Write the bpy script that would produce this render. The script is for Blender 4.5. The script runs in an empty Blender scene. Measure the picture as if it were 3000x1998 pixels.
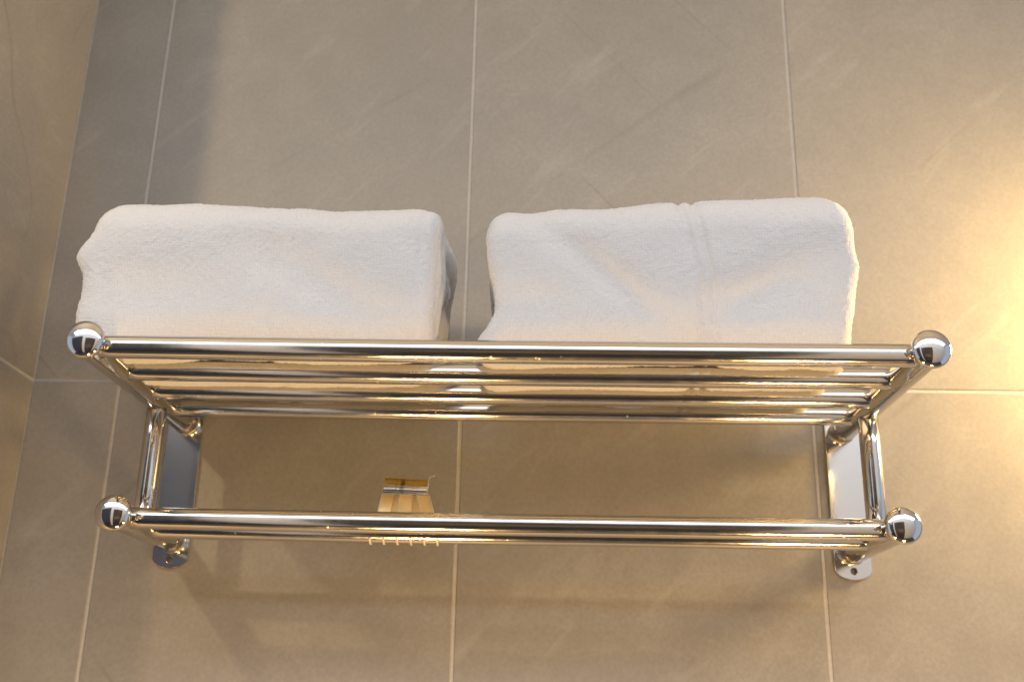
import bpy, bmesh, math, random
import numpy as np
from mathutils import Vector, Matrix, noise

sc = bpy.context.scene
COL = sc.collection
Z0 = 1.80            # height of the horizontal tile joint above the floor
random.seed(7)

# ------------------------------------------------------------------ camera
cam_d = bpy.data.cameras.new("camera"); cam = bpy.data.objects.new("camera", cam_d); COL.objects.link(cam)
sc.camera = cam
YAW, PITCH, ROLL = -0.0314, 0.3300, 0.0213
f = Vector((math.sin(YAW)*math.cos(PITCH), math.cos(YAW)*math.cos(PITCH), math.sin(PITCH)))
r = Vector((math.cos(YAW), -math.sin(YAW), 0)); u = r.cross(f)
r2 = r*math.cos(ROLL)+u*math.sin(ROLL); u2 = -r*math.sin(ROLL)+u*math.cos(ROLL)
m = Matrix((r2, u2, -f)).transposed().to_4x4(); m.translation = (0.0705, -0.8934, -0.2651+Z0)
cam.matrix_world = m
cam_d.sensor_width = 36; cam_d.lens = 37.826; cam_d.clip_start = .02; cam_d.clip_end = 60
cam_d.dof.use_dof = True; cam_d.dof.focus_distance = .735; cam_d.dof.aperture_fstop = 7.1

# ------------------------------------------------------------------ light
world = bpy.data.worlds.new("World"); sc.world = world; world.use_nodes = True
wb = world.node_tree.nodes["Background"]; wb.inputs[0].default_value = (.64, .75, .95, 1); wb.inputs[1].default_value = .62
sc.view_settings.view_transform = 'Standard'; sc.view_settings.look = 'None'
sc.view_settings.exposure = .40; sc.view_settings.gamma = 1

def look(o, tgt):
    o.rotation_euler = (Vector(tgt)-o.location).to_track_quat('-Z', 'Y').to_euler()
def area(name, loc, tgt, sx, sy, power, col):
    d = bpy.data.lights.new(name, 'AREA'); d.shape = 'RECTANGLE'; d.size = sx; d.size_y = sy; d.energy = power; d.color = col
    o = bpy.data.objects.new(name, d); COL.objects.link(o); o.location = loc; look(o, tgt); return o
def point(name, loc, rad, power, col):
    d = bpy.data.lights.new(name, 'POINT'); d.shadow_soft_size = rad; d.energy = power; d.color = col
    o = bpy.data.objects.new(name, d); COL.objects.link(o); o.location = loc; return o
WARM = (1.0, .63, .22); WARM2 = (1.0, .72, .38); COOL = (.74, .86, 1.0)
area("ceiling_panel", (.20, -1.08, 2.48), (.20, -.86, 1.6), 3.2, .80, 24, COOL)
area("mirror_lamp", (.665, -.095, Z0+.055), (-.40, -.06, Z0+.02), .06, .12, 3.4, WARM)
point("mirror_spot", (-.08, -.30, Z0-.78), .05, 11.5, (1.0, .59, .21))
point("mirror_spot", (.42, -.30, Z0-.78), .05, 11.5, (1.0, .59, .21))
point("vanity_lamp", (-.56, -.58, Z0+.26), .014, 4.9, WARM2)
point("vanity_lamp", (.52, -.60, Z0+.27), .02, 2.0, WARM2)

# ------------------------------------------------------------------ helpers
def link(name, me, mat=None, parent=None, smooth=True):
    o = bpy.data.objects.new(name, me); COL.objects.link(o)
    if mat and not me.materials: me.materials.append(mat)
    if smooth:
        for p in me.polygons: p.use_smooth = True
    if parent: o.parent = parent
    return o
def bm_obj(name, bm, mat, parent=None, smooth=True):
    me = bpy.data.meshes.new(name); bm.normal_update(); bm.to_mesh(me); bm.free()
    return link(name, me, mat, parent, smooth)
def tag(o, label=None, cat=None, group=None, kind=None):
    if label: o['label'] = label
    if cat: o['category'] = cat
    if group: o['group'] = group
    if kind: o['kind'] = kind
    return o
def empty(name, loc):
    o = bpy.data.objects.new(name, None); COL.objects.link(o); o.location = loc; o.empty_display_size = .05; return o
def V(x, y, z): return Vector((x, y, z))

def sweep(bm, pts, rad, n=24, caps=True):
    """tube through pts; rad a number or a list"""
    pts = [Vector(p) for p in pts]; rings = []
    up = None
    for i, p in enumerate(pts):
        t = (pts[min(i+1, len(pts)-1)]-pts[max(i-1, 0)]).normalized()
        if up is None:
            a = V(0, 0, 1) if abs(t.z) < .9 else V(1, 0, 0)
            up = (a-t*a.dot(t)).normalized()
        else: up = (up-t*up.dot(t)).normalized()
        s = t.cross(up); R_ = rad[i] if isinstance(rad, (list, tuple)) else rad
        rings.append([bm.verts.new(p+(up*math.cos(2*math.pi*k/n)+s*math.sin(2*math.pi*k/n))*R_) for k in range(n)])
    for a, b in zip(rings[:-1], rings[1:]):
        for k in range(n): bm.faces.new((a[k], a[(k+1) % n], b[(k+1) % n], b[k]))
    if caps:
        bm.faces.new(rings[0][::-1]); bm.faces.new(rings[-1])
    return rings

# ------------------------------------------------------------------ materials
def mat(name):
    m = bpy.data.materials.new(name); m.use_nodes = True
    nt = m.node_tree; b = nt.nodes["Principled BSDF"]
    return m, nt, nt.nodes, nt.links, b
def node(nt, t, **kw):
    n = nt.nodes.new(t)
    for k, v in kw.items():
        if k.startswith('i_'):
            n.inputs[k[2:].replace('_', ' ')].default_value = v
        else: setattr(n, k, v)
    return n
def ramp(nt, fac, stops, interp='LINEAR'):
    n = nt.nodes.new('ShaderNodeValToRGB'); n.color_ramp.interpolation = interp
    el = n.color_ramp.elements
    while len(el) < len(stops): el.new(.5)
    for e, (p, c) in zip(el, stops):
        e.position = p; e.color = (c, c, c, 1) if isinstance(c, (int, float)) else (*c, 1)
    nt.links.new(fac, n.inputs[0]); return n.outputs[0]
def mixc(nt, fac, a, b, blend='MIX'):
    n = nt.nodes.new('ShaderNodeMix'); n.data_type = 'RGBA'; n.blend_type = blend
    for inp, v in ((0, fac), (6, a), (7, b)):
        if isinstance(v, bpy.types.NodeSocket): nt.links.new(v, n.inputs[inp])
        elif isinstance(v, (int, float)): n.inputs[inp].default_value = v
        else: n.inputs[inp].default_value = (*v, 1)
    return n.outputs[2]

def tile_material():
    m, nt, N, L, b = mat("porcelain tile")
    tc = node(nt, 'ShaderNodeTexCoord'); oi = node(nt, 'ShaderNodeObjectInfo')
    geo = node(nt, 'ShaderNodeNewGeometry')
    # shift the pattern per tile so no two match
    sh = node(nt, 'ShaderNodeVectorMath', operation='MULTIPLY_ADD')
    comb = node(nt, 'ShaderNodeCombineXYZ')
    L.new(oi.outputs['Random'], comb.inputs[0]); L.new(oi.outputs['Random'], comb.inputs[1]); L.new(oi.outputs['Random'], comb.inputs[2])
    L.new(comb.outputs[0], sh.inputs[0]); sh.inputs[1].default_value = (7.3, 3.1, 11.7); L.new(geo.outputs['Position'], sh.inputs[2])
    P = sh.outputs[0]
    def noi(scale, det, rough=.55, dist=0., src=P, vec=(1, 1, 1), rot=(0, 0, 0)):
        m0 = node(nt, 'ShaderNodeMapping'); m0.inputs['Rotation'].default_value = rot; L.new(src, m0.inputs[0])
        mp = node(nt, 'ShaderNodeMapping'); mp.inputs['Scale'].default_value = vec
        L.new(m0.outputs[0], mp.inputs[0])
        n = node(nt, 'ShaderNodeTexNoise'); n.inputs['Scale'].default_value = scale; n.inputs['Detail'].default_value = det
        n.inputs['Roughness'].default_value = rough; n.inputs['Distortion'].default_value = dist
        L.new(mp.outputs[0], n.inputs['Vector']); return n.outputs[0]
    cloud = noi(4.5, 5, .55, .6)
    mott = noi(26, 6, .6, .3)
    grain = noi(290, 5, .7)
    c = mixc(nt, ramp(nt, cloud, [(.3, 0.), (.7, 1.)]), (.268, .258, .243), (.322, .311, .294))
    c = mixc(nt, ramp(nt, mott, [(.38, .55), (.62, 0.)]), c, (.256, .245, .229))
    c = mixc(nt, ramp(nt, grain, [(.35, .46), (.65, 0.)]), c, (.20, .19, .176))
    # pale streaks (brushed cement look)
    streak = noi(9, 4, .6, .4, vec=(1., 1., 5.), rot=(0, .8, 0))
    c = mixc(nt, ramp(nt, streak, [(.58, 0.), (.74, .35)]), c, (.39, .378, .36))
    # hairline veins: zero crossings of two stretched noises, broken up by a third
    def vein(rot, sc_, w, seedv):
        m0 = node(nt, 'ShaderNodeMapping'); m0.inputs['Rotation'].default_value = rot; L.new(P, m0.inputs[0])
        mp = node(nt, 'ShaderNodeMapping'); mp.inputs['Scale'].default_value = (1., 1., .07)
        mp.inputs['Location'].default_value = (seedv, seedv*1.7, seedv*.3)
        L.new(m0.outputs[0], mp.inputs[0])
        n = node(nt, 'ShaderNodeTexNoise'); n.inputs['Scale'].default_value = sc_; n.inputs['Detail'].default_value = 1.6; n.inputs['Roughness'].default_value = .4
        L.new(mp.outputs[0], n.inputs['Vector'])
        return ramp(nt, n.outputs[0], [(.5-w, 0.), (.5, 1.), (.5+w, 0.)])
    brk = noi(6, 3)
    v1 = vein((0, .72, 0), 4.2, .0032, 2.1); v2 = vein((0, -.85, 0), 3.4, .0028, 6.4)
    vm = node(nt, 'ShaderNodeMath', operation='MAXIMUM'); L.new(v1, vm.inputs[0]); L.new(v2, vm.inputs[1])
    vb = node(nt, 'ShaderNodeMath', operation='MULTIPLY'); L.new(vm.outputs[0], vb.inputs[0]); L.new(ramp(nt, brk, [(.48, 0.), (.62, .32)]), vb.inputs[1])
    c = mixc(nt, vb.outputs[0], c, (.15, .132, .113))
    c = mixc(nt, 1., c, ramp(nt, oi.outputs['Random'], [(0., .93), (1., 1.)]), 'MULTIPLY')
    L.new(c, b.inputs['Base Color'])
    L.new(ramp(nt, mott, [(.3, .40), (.7, .56)]), b.inputs['Roughness'])
    b.inputs['Specular IOR Level'].default_value = .42
    bp = node(nt, 'ShaderNodeBump'); bp.inputs['Strength'].default_value = .22; bp.inputs['Distance'].default_value = .0012
    h = node(nt, 'ShaderNodeMath', operation='MULTIPLY_ADD'); L.new(vb.outputs[0], h.inputs[0]); h.inputs[1].default_value = -.8; L.new(mott, h.inputs[2])
    h2 = node(nt, 'ShaderNodeMath', operation='MULTIPLY_ADD'); L.new(grain, h2.inputs[0]); h2.inputs[1].default_value = .25; L.new(h.outputs[0], h2.inputs[2])
    L.new(h2.outputs[0], bp.inputs['Height']); L.new(bp.outputs[0], b.inputs['Normal'])
    return m
def simple(name, col, rough, metal=0., bump=0., bscale=300, var=.0):
    m, nt, N, L, b = mat(name)
    b.inputs['Roughness'].default_value = rough; b.inputs['Metallic'].default_value = metal
    n = node(nt, 'ShaderNodeTexNoise'); n.inputs['Scale'].default_value = bscale; n.inputs['Detail'].default_value = 5
    tc = node(nt, 'ShaderNodeNewGeometry'); L.new(tc.outputs['Position'], n.inputs['Vector'])
    L.new(mixc(nt, ramp(nt, n.outputs[0], [(.3, 0.), (.7, 1.)]), tuple(c*(1-var) for c in col), tuple(min(1, c*(1+var)) for c in col)), b.inputs['Base Color'])
    if bump:
        bp = node(nt, 'ShaderNodeBump'); bp.inputs['Strength'].default_value = bump; bp.inputs['Distance'].default_value = .001
        L.new(n.outputs[0], bp.inputs['Height']); L.new(bp.outputs[0], b.inputs['Normal'])
    return m
def chrome(name, base=(.63, .615, .59), r0=.04, r1=.12, brushed=None, specks=1):
    m, nt, N, L, b = mat(name)
    b.inputs['Metallic'].default_value = 1
    g = node(nt, 'ShaderNodeNewGeometry')
    sm = node(nt, 'ShaderNodeTexNoise'); sm.inputs['Scale'].default_value = 55; sm.inputs['Detail'].default_value = 6; sm.inputs['Roughness'].default_value = .7
    L.new(g.outputs['Position'], sm.inputs['Vector'])
    # water specks and wiped film
    sp = node(nt, 'ShaderNodeTexVoronoi'); sp.inputs['Scale'].default_value = 150; L.new(g.outputs['Position'], sp.inputs['Vector'])
    spm = ramp(nt, sp.outputs['Distance'], [(.10, 1.), (.16, 0.)])
    pres = node(nt, 'ShaderNodeTexNoise'); pres.inputs['Scale'].default_value = 21; pres.inputs['Detail'].default_value = 3; L.new(g.outputs['Position'], pres.inputs['Vector'])
    pm = node(nt, 'ShaderNodeMath', operation='MULTIPLY'); L.new(spm, pm.inputs[0]); L.new(ramp(nt, pres.outputs[0], [(.53, 0.), (.62, float(specks))]), pm.inputs[1])
    L.new(mixc(nt, pm.outputs[0], base, (.66, .63, .58)), b.inputs['Base Color'])
    ra = node(nt, 'ShaderNodeMath', operation='MULTIPLY_ADD'); L.new(pm.outputs[0], ra.inputs[0]); ra.inputs[1].default_value = .25
    L.new(ramp(nt, sm.outputs[0], [(.35, r0), (.75, r1)]), ra.inputs[2]); L.new(ra.outputs[0], b.inputs['Roughness'])
    if brushed:
        mp = node(nt, 'ShaderNodeMapping'); mp.inputs['Scale'].default_value = brushed; L.new(g.outputs['Position'], mp.inputs[0])
        n = node(nt, 'ShaderNodeTexNoise'); n.inputs['Scale'].default_value = 1; n.inputs['Detail'].default_value = 3; L.new(mp.outputs[0], n.inputs['Vector'])
        bp = node(nt, 'ShaderNodeBump'); bp.inputs['Strength'].default_value = .06; bp.inputs['Distance'].default_value = .0004
        L.new(n.outputs[0], bp.inputs['Height']); L.new(bp.outputs[0], b.inputs['Normal'])
    return m
def terry_material():
    m, nt, N, L, b = mat("white terry cotton")
    uv = node(nt, 'ShaderNodeUVMap'); uv.uv_map = "cloth"
    # pile loops: a slightly wavy woven grid in cloth metres
    wob = node(nt, 'ShaderNodeTexNoise'); wob.inputs['Scale'].default_value = 60; wob.inputs['Detail'].default_value = 3
    L.new(uv.outputs[0], wob.inputs['Vector'])
    ad = node(nt, 'ShaderNodeVectorMath', operation='MULTIPLY_ADD'); ad.inputs[1].default_value = (.006, .006, 0)
    L.new(wob.outputs['Color'], ad.inputs[0]); L.new(uv.outputs[0], ad.inputs[2])
    vo = node(nt, 'ShaderNodeTexVoronoi'); vo.inputs['Scale'].default_value = 520; vo.inputs['Randomness'].default_value = .35
    L.new(ad.outputs[0], vo.inputs['Vector'])
    fine = node(nt, 'ShaderNodeTexNoise'); fine.inputs['Scale'].default_value = 900; fine.inputs['Detail'].default_value = 4; L.new(uv.outputs[0], fine.inputs['Vector'])
    h = node(nt, 'ShaderNodeMath', operation='MULTIPLY_ADD'); L.new(vo.outputs['Distance'], h.inputs[0]); h.inputs[1].default_value = -1.; L.new(fine.outputs[0], h.inputs[2])
    bp = node(nt, 'ShaderNodeBump'); bp.inputs['Strength'].default_value = .45; bp.inputs['Distance'].default_value = .0009
    L.new(h.outputs[0], bp.inputs['Height']); L.new(bp.outputs[0], b.inputs['Normal'])
    L.new(mixc(nt, ramp(nt, vo.outputs['Distance'], [(.35, 0.), (.75, .35)]), (.59, .60, .632), (.488, .496, .522)), b.inputs['Base Color'])
    b.inputs['Roughness'].default_value = .95; b.inputs['Specular IOR Level'].default_value = .15
    b.inputs['Sheen Weight'].default_value = .35; b.inputs['Sheen Roughness'].default_value = .5
    return m
M_TILE = tile_material()
M_GROUT = simple("pale cement grout", (.47, .46, .44), .85, bump=.3, bscale=500, var=.08)
M_PAINT = simple("white wall paint", (.72, .73, .74), .7, bump=.05, bscale=120, var=.02)
M_DARK = simple("dark doorway leaf", (.05, .053, .062), .35, var=.1)
M_FLOOR = simple("dark floor stone", (.07, .062, .055), .4, var=.2, bscale=20)
M_CHROME = chrome("satin chrome", r0=.085, r1=.17)
M_CAP = chrome("polished chrome")
M_PLATE = chrome("satin steel plate", (.70, .70, .69), .12, .135, specks=0)
M_WELD = chrome("weld seam steel", (.45, .42, .38), .25, .4)
M_TERRY = terry_material()

# ------------------------------------------------------------------ setting: tiled walls
XC = -.3765        # inner corner with the side wall
G = .0026          # grout width
TH = .009
def tile_mesh(w, h):
    bm = bmesh.new(); b = .0006
    # front face at local y=0 .. faces -Y ; eased edges
    o = [(-w/2, TH, -h/2), (w/2, TH, -h/2), (w/2, TH, h/2), (-w/2, TH, h/2)]
    e = [(-w/2, b, -h/2), (w/2, b, -h/2), (w/2, b, h/2), (-w/2, b, h/2)]
    fr = [(-w/2+b, 0, -h/2+b), (w/2-b, 0, -h/2+b), (w/2-b, 0, h/2-b), (-w/2+b, 0, h/2-b)]
    o, e, fr = [[bm.verts.new(p) for p in q] for q in (o, e, fr)]
    bm.faces.new(fr)
    for a, c in ((o, e), (e, fr)):
        for k in range(4): bm.faces.new((a[k], a[(k+1) % 4], c[(k+1) % 4], c[k]))
    bmesh.ops.recalc_face_normals(bm, faces=bm.faces)
    me = bpy.data.meshes.new("tile"); bm.to_mesh(me); bm.free(); me.materials.append(M_TILE); return me
cache = {}
def add_tile(parent, x0, x1, z0, z1, side=False, jitter=.00035):
    w, h = x1-x0-G, z1-z0-G
    k = (round(w, 4), round(h, 4))
    if k not in cache: cache[k] = tile_mesh(w, h)
    o = link("tile", cache[k], None, parent, smooth=False)
    j = random.uniform(-jitter, jitter)
    if side:      # faces +X ; run along -Y
        o.rotation_euler = (0, 0, math.radians(90)); o.location = (XC+j, -(x0+x1)/2, (z0+z1)/2)
    else: o.location = ((x0+x1)/2, j, (z0+z1)/2)
    return o
def slab(name, x0, x1, y0, y1, z0, z1, mt, parent=None):
    bm = bmesh.new(); bmesh.ops.create_cube(bm, size=1)
    for v in bm.verts: v.co = V(x0+(v.co.x+.5)*(x1-x0), y0+(v.co.y+.5)*(y1-y0), z0+(v.co.z+.5)*(z1-z0))
    return bm_obj(name, bm, mt, parent, smooth=False)
wall_b = tag(slab("wall_back", XC-.12, 1.65, .0009, .12, .0, 2.5, M_GROUT), kind='structure')
zs = [.6, 1.2, 1.8, 2.4, 2.5]
xs = [XC-.0010, -.3, 0., .3, .6, .9, 1.2]
for i in range(len(xs)-1):
    for a, c in zip(zs[:-1], zs[1:]): add_tile(wall_b, xs[i], xs[i+1], a, c)
wall_s = tag(slab("wall_side", XC-.12, XC-.0009, -.24, .0009, .0, 2.5, M_GROUT), kind='structure')
ys = [-.0006, .24]
for i in range(len(ys)-1):
    for a, c in zip(zs[:-1], zs[1:]): add_tile(wall_s, ys[i], ys[i+1], a, c, side=True)

# ceiling, opposite wall and its dark doorways: the photo shows them in the chrome
tag(slab("ceiling", -2.2, 2.2, -1.6, .12, 2.5, 2.58, M_PAINT), kind='structure')
tag(slab("wall_opposite", -2.2, 2.2, -1.6, -1.5, 0., 2.5, M_PAINT), kind='structure')
tag(slab("floor", -2.2, 2.2, -1.6, .12, -.1, 0., M_FLOOR), kind='structure')  # unseen floor, added dark so the rail undersides reflect dark
tag(slab("doorway", -.40, .58, -1.5, -1.49, 0., 2.06, M_DARK), kind='structure')
tag(slab("doorway", -1.9, -.62, -1.5, -1.49, 0., 2.2, M_DARK), kind='structure')

# ------------------------------------------------------------------ towel rack
RX, RW = .0436, .2795
ZU, DU, ZL, DL = Z0-.0372, .2212, Z0-.1378, .1336
R_RAIL, R_ARM, R_BALL, R_POST = .0079, .0102, .0132, .0078
rack = tag(empty("towel_rack", (RX, 0, ZL)), "two-tier polished chrome towel rack mounted on the grey tiled wall", "towel rack")
inv = Matrix.Translation((-RX, 0, -ZL))
def rpart(name, bm, mt, parent=None, smooth=True):
    bmesh.ops.transform(bm, matrix=inv, verts=bm.verts)
    bmesh.ops.recalc_face_normals(bm, faces=bm.faces)
    o = bm_obj(name, bm, mt, parent or rack, smooth); return o
def ball_mesh(c, rr):
    bm = bmesh.new(); bmesh.ops.create_uvsphere(bm, u_segments=48, v_segments=32, radius=rr)
    bmesh.ops.rotate(bm, cent=(0, 0, 0), matrix=Matrix.Rotation(math.pi/2, 3, 'X'), verts=bm.verts)
    bmesh.ops.scale(bm, vec=(1, .54, 1), verts=bm.verts)      # slightly flattened dome
    bmesh.ops.translate(bm, vec=c, verts=bm.verts); return bm
def rail(y, z):
    bm = bmesh.new(); n = 40; pts = []
    for i in range(n+1):
        t = i/n; pts.append((RX-RW+2*RW*t, y, z-.0006*math.sin(math.pi*t)))
    sweep(bm, pts, R_RAIL, 40); 
    o = rpart("rail", bm, M_CHROME); return o
for d in (.207, .155, .104, .0535): rail(-d, ZU)
for d in (.1135, .0665): rail(-d, ZL)
def weld(c, axis, r0, r1, parent, n=30):
    """lumpy bead round a tube end; axis 'y' or 'z'"""
    bm = bmesh.new(); k = 8; rings = []
    for i in range(n):
        a = 2*math.pi*i/n; rr = r1*(1+.25*random.uniform(-1, 1)); ring = []
        for j in range(k):
            b = 2*math.pi*j/k; q = r0+rr*math.cos(b); h = rr*math.sin(b)
            p = V(q*math.cos(a), h, q*math.sin(a)) if axis == 'y' else V(q*math.cos(a), q*math.sin(a), h)
            ring.append(bm.verts.new(Vector(c)+p))
        rings.append(ring)
    for i in range(n):
        a, b = rings[i], rings[(i+1) % n]
        for j in range(k): bm.faces.new((a[j], a[(j+1) % k], b[(j+1) % k], b[j]))
    return rpart("weld_bead", bm, M_WELD, parent)
def plate(x):
    """flat bar with rounded ends and a drilled hole near each end"""
    w, t = .0150, .0030; z1, z0 = ZU+.0235, ZL-.0228; hole_r = .0026
    hz = (ZL-.0158, ZU+.0165)
    bm = bmesh.new()
    out = []
    n = 14
    for k in range(n+1):      # bottom: shoulders then a flat arc
        a = math.pi*k/n; out.append((-w*math.cos(a), z0+.0085-.0085*math.sin(a)))
    for k in range(n+1):
        a = math.pi*k/n; out.append((w*math.cos(a), z1-.0085+.0085*math.sin(a)))
    y0 = -.0006
    edges = []
    vo = [bm.verts.new((x+px, y0-t, pz)) for px, pz in out]
    for i in range(len(vo)): edges.append(bm.edges.new((vo[i], vo[(i+1) % len(vo)])))
    holes = []
    for h in hz:
        vh = [bm.verts.new((x+hole_r*math.cos(2*math.pi*k/20), y0-t, h+hole_r*math.sin(2*math.pi*k/20))) for k in range(20)]
        for i in range(20): edges.append(bm.edges.new((vh[i], vh[(i+1) % 20])))
    bmesh.ops.triangle_fill(bm, use_beauty=True, edges=edges)
    ex = bmesh.ops.extrude_face_region(bm, geom=list(bm.faces))
    bmesh.ops.translate(bm, vec=(0, t, 0), verts=[v for v in ex['geom'] if isinstance(v, bmesh.types.BMVert)])
    bmesh.ops.recalc_face_normals(bm, faces=bm.faces)
    sh = [e for e in bm.edges if len(e.link_faces) == 2 and e.calc_face_angle(0) > 1 and e.verts[0].co.y < y0-t+.0001 and e.verts[1].co.y < y0-t+.0001]
    bmesh.ops.bevel(bm, geom=sh, offset=.0005, segments=2, affect='EDGES', profile=.5)
    o = rpart("mounting_plate", bm, M_PLATE, smooth=False)
    return o
for s in (-1, 1):
    x = RX+s*RW
    pl = plate(x)
    weld((x, -.0042, ZU), 'y', R_ARM+.0001, .0006, pl); weld((x, -.0042, ZL), 'y', R_ARM+.0001, .0006, pl)
    for z, d in ((ZU, DU), (ZL, DL)):
        bm = bmesh.new()
        sweep(bm, [(x, -.0030, z), (x, -.02, z), (x, -d*.5, z), (x, -d+.004, z), (x, -d+.001, z)], [R_ARM, R_ARM, R_ARM, R_ARM, R_ARM*.9], 40)
        a = rpart("arm", bm, M_CHROME)
        rpart("ball_cap", ball_mesh((x, -d, z), R_BALL), M_CAP, a)
    bm = bmesh.new(); sweep(bm, [(x, -.075, ZL+.004), (x, -.075, ZL+.03), (x, -.075, ZU-.03), (x, -.075, ZU-.004)], R_POST, 40)
    rpart("post", bm, M_CHROME)

# ------------------------------------------------------------------ towels
def interp(x, tab):
    xs_, ys_ = zip(*tab); return np.interp(x, xs_, ys_)
def smoothtab(tab):
    xs_ = np.array([a for a, _ in tab]); ys_ = np.array([b for _, b in tab])
    def fn(x):
        x = np.asarray(x, float)
        acc = 0
        for w_, o_ in ((.25, -.003), (.5, 0), (.25, .003)): acc = acc+w_*np.interp(x+o_, xs_, ys_)
        return acc
    return fn
def vnoise(P, scale, seed):
    return np.array([noise.noise(Vector((p[0]*scale+seed, p[1]*scale-seed*.7, p[2]*scale+seed*1.3))) for p in P])

def towel(name, label, left, right, top, yf, yb, grooves, dents, seed, bulge):
    """folded towel lying along X. left/right: end profiles x(z); top: crest height z(x)."""
    zb = ZU+R_RAIL-Z0+.0006
    nu, nv, nc = 190, 330, 34
    # cross-section outline: rounded box in (depth, height), param v in [0,1)
    cr = .030
    v = np.arange(nv)/nv
    # build polygon outline densely for unit box, then resample evenly
    def outline(h, d):
        pts = []
        rb, rt = .024, .034
        def arc(cy, cz, r_, a0, a1, n=24):
            for k in range(n+1):
                a = a0+(a1-a0)*k/n; pts.append((cy+r_*math.cos(a), cz+r_*math.sin(a)))
        # (y grows towards the room: front = d, back = 0)
        arc(d-rt, h-rt, rt, 0, math.pi/2)          # front top
        arc(rt, h-rt, rt, math.pi/2, math.pi)      # back top
        arc(rb, rb, rb, math.pi, 1.5*math.pi)      # back bottom
        arc(d-rb, rb, rb, 1.5*math.pi, 2*math.pi)  # front bottom
        P = np.array(pts+pts[:1]); L_ = np.r_[0, np.cumsum(np.hypot(*np.diff(P, axis=0).T))]
        s = (v*L_[-1]+.115) % L_[-1]      # start the cloth's seam at the back
        return np.c_[np.interp(s, L_, P[:, 0]), np.interp(s, L_, P[:, 1])], L_[-1]
    d = yf-yb
    hmid = .118
    base, per = outline(hmid, d)
    cen = np.array([d/2, hmid/2])
    us = np.linspace(0, 1, nu)
    rows = []      # each row: arrays of (s, section scale inset, xoff)
    re = .016      # end rounding
    Lx = right(np.array([0.04]))[0]-left(np.array([0.04]))[0]
    uv = []; P = []
    # end cap rings (left), body, end cap rings (right)
    seq = []
    for k in range(nc): seq.append(('L', 1-(nc-k)/nc))
    for k in range(nu): seq.append(('B', us[k]))
    for k in range(nc): seq.append(('R', 1-(k+1)/nc))
    for kind, t in seq:
        if kind == 'B':
            # inset near ends
            dist = min(t, 1-t)*Lx
            e = 0 if dist > re else re*(1-math.sqrt(max(0, 1-((re-dist)/re)**2)))*.62
            sx = t
            sec = cen+(base-cen)*(1-e/np.array([d/2, hmid/2]))
            xoff = 0.
        else:
            e = re*.62; s0 = 1-e/(d/2)
            q = max(t, .02)
            sec = cen+(base-cen)*s0*q
            # rolled layers: ridges and grooves on the end
            ang = np.arctan2(sec[:, 1]-cen[1], sec[:, 0]-cen[0])
            ph = 2.3*q+ang/(2*math.pi)+.35*np.sin(ang*2+seed)*q
            ridge = -(.5+.5*np.cos(2*math.pi*ph))**1.5
            fade = min(1, (1-q)*5)
            bul = bulge[0 if kind == 'L' else 1]
            xoff = fade*(0.0026*ridge+bul*(1+.35*np.sin(3*ang+seed)))
            sx = 0. if kind == 'L' else 1.
            if kind == 'L': xoff = -xoff
        y = yb+sec[:, 0]; zrel = sec[:, 1]
        # heights: scale section height to the crest at this x
        z = zb+zrel
        xl = left(z); xr = right(z)
        # ends lean: rear layers shift a little
        x = xl+(xr-xl)*sx+xoff
        ht = top(x)-zb
        z = zb+zrel*(ht/hmid)
        P.append(np.c_[x, -y, z]); 
        uv.append(np.c_[np.full(nv, 0.)+x, v*per+(0 if kind == 'B' else .7)])
    P = np.array(P); uv = np.array(uv)
    nr = P.shape[0]
    # normals (approx) from grid differences
    du = np.gradient(P, axis=0); dv = (np.roll(P, -1, 1)-np.roll(P, 1, 1))/2
    Nn = np.cross(dv, du); Nn /= (np.linalg.norm(Nn, axis=2, keepdims=True)+1e-12)
    c3 = P.reshape(-1, 3).mean(0)
    mid = P[nc+nu//2]; 
    if ((mid-mid.mean(0))*Nn[nc+nu//2]).sum() < 0: Nn = -Nn
    F = P.reshape(-1, 3); Nf = Nn.reshape(-1, 3)
    soft = vnoise(F*np.array([.8, 1, 1.]), 14, seed)*.0034+vnoise(F, 38, seed+5)*.0010
    bodymask = np.zeros((nr, nv)); bodymask[nc:nc+nu] = 1
    fr = np.exp(-((F[:, 1]+yf)/.05)**2)
    disp = soft.copy()
    for (gx0, gx1, dep, wid) in grooves:           # woven border lines running over the front
        gx = gx0+(gx1-gx0)*np.clip((F[:, 2]-.02)/.06, 0, 1)
        disp -= dep*np.exp(-((F[:, 0]-gx)/wid)**2)*bodymask.ravel()
    for (cx, cz, sx_, sz_, rot, dep) in dents:     # soft hollows pressed in the front
        a = (F[:, 0]-cx)*math.cos(rot)+(F[:, 2]-cz)*math.sin(rot); b = -(F[:, 0]-cx)*math.sin(rot)+(F[:, 2]-cz)*math.cos(rot)
        disp -= dep*np.exp(-(a/sx_)**2-(b/sz_)**2)*(F[:, 1] < -(yb+.55*d))
    rng = np.random.default_rng(int(seed*100))
    disp += rng.normal(0, .00020, len(disp))       # pile
    F = F+Nf*disp[:, None]
    # the underside rests on the rails and sags between them
    dpt = -F[:, 1]
    low = np.clip((zb+.020-F[:, 2])/.020, 0, 1)
    railpos = np.array([.0535, .104, .155, .207])
    gap = np.min(np.abs(dpt[:, None]-railpos[None]), axis=1)
    sag = .0115*np.sin(np.clip(gap/.0255, 0, 1)*math.pi/2)**2
    F[:, 2] -= sag*low
    over = gap < R_RAIL
    zr = ZU-Z0+np.sqrt(np.maximum(0, R_RAIL**2-gap**2))+.0003
    F[:, 2] = np.where(over, np.maximum(F[:, 2], zr), F[:, 2])
    F = F+np.array([0, 0, Z0])
    idx = np.arange(nr*nv).reshape(nr, nv)
    a = idx[:-1]; b = idx[1:]
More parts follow.
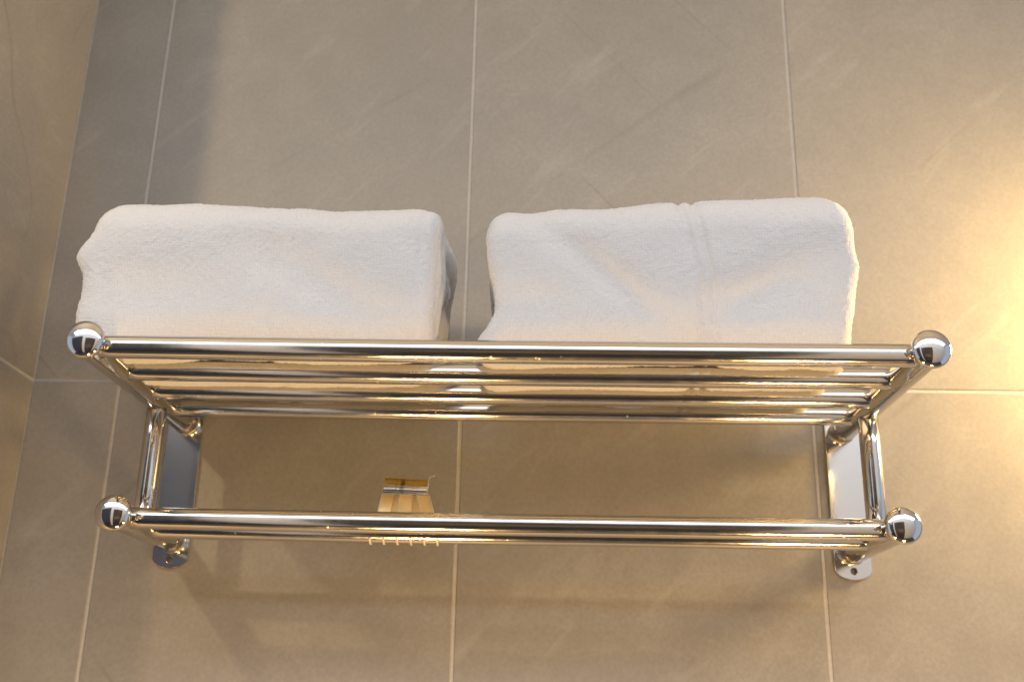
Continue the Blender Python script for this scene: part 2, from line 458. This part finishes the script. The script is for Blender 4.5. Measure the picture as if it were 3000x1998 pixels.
    quads = np.stack([a, np.roll(a, -1, 1), np.roll(b, -1, 1), b], axis=2).reshape(-1, 4)
    faces = quads.tolist()+[idx[0].tolist()[::-1], idx[-1].tolist()]
    base_c = V((F[:, 0].min()+F[:, 0].max())/2, -(yf+yb)/2, ZU+R_RAIL)
    me = bpy.data.meshes.new(name); me.from_pydata((F-np.array(base_c)).tolist(), [], faces); me.update()
    ul = me.uv_layers.new(name="cloth"); vi = np.zeros(len(me.loops), np.int32); me.loops.foreach_get("vertex_index", vi)
    UV = uv.reshape(-1, 2)[vi]; ul.data.foreach_set("uv", UV.ravel().astype(np.float32))
    bm = bmesh.new(); bm.from_mesh(me); bmesh.ops.recalc_face_normals(bm, faces=bm.faces); bm.to_mesh(me); bm.free()
    o = link(name, me, M_TERRY); o.location = base_c
    return tag(o, label, "towel", "white towels on the upper shelf")

L1 = smoothtab([(-.035, -.258), (-.02, -.262), (-.005, -.2635), (.01, -.2625), (.024, -.2640), (.037, -.2715), (.044, -.269), (.056, -.2605), (.072, -.2595), (.092, -.256)])
R1 = smoothtab([(-.035, -.006), (-.018, -.0075), (-.006, -.009), (.02, -.0085), (.05, -.007), (.075, -.005), (.092, -.007)])
T1 = smoothtab([(-.27, .0895), (-.22, .0905), (-.16, .0905), (-.12, .0892), (-.085, .0868), (-.06, .0865), (-.03, .0885), (-.005, .0885)])
towel("folded_towel", "white terry towel beside the left wall, its top sagging in the middle", L1, R1, T1, .192, .062,
      [(-.124, -.120, .0008, .004), (-.020, -.016, .0009, .0035)], [(-.09, .02, .07, .02, -.5, .006), (-.20, .015, .05, .02, .2, .0035)], 1.7, (.0, .0045))
L2 = smoothtab([(-.035, .022), (-.016, .0235), (-.010, .031), (.0, .0345), (.02, .0325), (.04, .029), (.060, .0265), (.075, .0285), (.095, .033)])
R2 = smoothtab([(-.035, .285), (-.016, .2865), (.0, .288), (.018, .2915), (.032, .2955), (.045, .2925), (.062, .2905), (.078, .289), (.088, .282), (.098, .275)])
T2 = smoothtab([(.02, .0835), (.045, .0865), (.076, .0885), (.10, .0895), (.15, .0935), (.20, .0965), (.25, .0990), (.29, .0985)])
towel("folded_towel", "white terry towel beside the warm lamp glow, its top rising to the right", L2, R2, T2, .192, .062,
      [(.180, .168, .0021, .0026), (.1885, .178, .0021, .0028)], [(.105, .035, .06, .013, -.75, .0062), (.225, .015, .05, .018, .5, .005), (.06, .005, .03, .02, 0, .004)], 4.2, (-.001, .003))

# ------------------------------------------------------------------ flat steel hooks on the rear lower rail
yr = -.0665
HR = R_RAIL+.0004
def hook(i, label):
    """flat strip: curls under the rail, leans up behind it, ends in a rolled bead and a lip"""
    cb, ct = -.0556+.0104*i, -.0505+.0062*i
    root = empty("flat_hook", (cb, yr, ZL-R_RAIL)); tag(root, label, "hook", "steel hooks clipped on the lower rail")
    o3 = V(cb, yr, ZL-R_RAIL)
    wrap = []
    for k in range(17):            # measured from the wall side, going round below the rail
        ang = math.radians(168+(362-168)*k/16); wrap.append((yr+HR*math.cos(ang), ZL+HR*math.sin(ang)))
    p0, p1 = wrap[-1], (-.0462+(0, .0012, -.0008, .0010, -.0004)[i], ZL+.0325)
    flat = [(p0[0]+(p1[0]-p0[0])*t, p0[1]+(p1[1]-p0[1])*t) for t in (0, .1, .25, .5, .75, .9, 1.)]
    cy, cz, rr = -.0422+(0, .0006, -.0004, .0005, -.0002)[i], ZL+.0362, .0050
    bead = [(cy+rr*math.cos(math.radians(218-170*k/18)), cz+rr*math.sin(math.radians(218-170*k/18))) for k in range(19)]
    q0, q1 = (cy+.0020, cz+.0042), (cy-.0012, cz+.0094)
    lip = [(q0[0]+(q1[0]-q0[0])*t, q0[1]+(q1[1]-q0[1])*t) for t in (0, .15, .5, .85, 1.)]
    def place(py, pz):
        t = min(1, max(0, (pz-ZL)/.037)) if py > yr else 0
        return cb+(ct-cb)*t, -.0010*(4-i)*min(1, t*1.6)
    def strip(name, path, hw, th, mt):
        bm = bmesh.new(); rows = []; n = len(path)
        for k, (py, pz) in enumerate(path):
            q = path[min(k+1, n-1)]; p = path[max(k-1, 0)]
            ty, tz = q[0]-p[0], q[1]-p[1]; l = math.hypot(ty, tz); ny, nz = -tz/l, ty/l
            cx, lay = place(py, pz)
            rows.append([bm.verts.new(V(cx+sx*hw, py+ny*o*th+lay, pz+nz*o*th)-o3) for sx, o in ((-1, 0), (1, 0), (1, -1), (-1, -1))])
        for a, b in zip(rows[:-1], rows[1:]):
            for k in range(4): bm.faces.new((a[k], a[(k+1) % 4], b[(k+1) % 4], b[k]))
        bm.faces.new(rows[0]); bm.faces.new(rows[-1][::-1])
        bmesh.ops.recalc_face_normals(bm, faces=bm.faces)
        ob = bm_obj(name, bm, mt, root)
        ob.modifiers.new("es", 'EDGE_SPLIT').split_angle = math.radians(35)
        return ob
    strip("rail_clip", wrap, .0047, .0007, M_CHROME)
    strip("blade", flat, .0048, .0007, M_BLADE)
    strip("rolled_bead", bead, .0047, .0007, M_BEAD)
    strip("lip", lip, .0046, .0007, M_LIP)
    # pale raised edge along the strip
    for sx in ((-1, 1) if i == 4 else (-1,)):
        bm = bmesh.new(); pts = []
        for py, pz in wrap[4:]+flat[1:]:
            cx, lay = place(py, pz)
            dy, dz = (py-yr, pz-ZL) if pz < ZL else (-1.6, -.3)
            l = math.hypot(dy, dz); pts.append(V(cx+sx*.0049, py+lay+dy/l*.0008, pz+dz/l*.0008)-o3)
        sweep(bm, pts, [.00085 if k < 12 else .00055 for k in range(len(pts))], 8)
        bm_obj("raised_edge", bm, M_EDGE, root)
    if i == 4:                     # loose wire end sticking up beside the last hook
        bm = bmesh.new(); sweep(bm, [V(ct+.0044, cy-.0046, cz-.001)-o3, V(ct+.0052, cy-.004, cz+.004)-o3, V(ct+.0048, cy-.002, cz+.009)-o3, V(ct+.0062, cy-.001, cz+.0118)-o3, V(ct+.0098, cy, cz+.0132)-o3], .00055, 8)
        bm_obj("wire_end", bm, M_EDGE, root)
    return root
M_BLADE = simple("steel tinted with gold reflection", (.80, .62, .33), .30, 1., bump=.03, bscale=400, var=.03)  # gold reflection of the warm-lit surroundings is put into the steel colour
M_LIP = simple("yellow metal lip", (.86, .56, .10), .28, 1., bscale=400, var=.05)  # saturated yellow metallic colour for the hook's upper lip
M_EDGE = simple("pale cream edge", (.80, .72, .55), .35, .3, bscale=600, var=.1)  # pale cream colour with slight random variation
M_BEAD = chrome("polished bead", (.80, .80, .80), .05, .09, specks=0)
names = ["leftmost of five flat steel hooks clipped on the lower rail", "second flat steel hook from the left in the row of five on the lower rail",
         "middle one of five flat steel hooks clipped on the lower rail", "fourth flat steel hook from the left in the row of five on the lower rail",
         "rightmost of five flat steel hooks clipped on the lower rail"]
for i in range(5): hook(i, names[i])
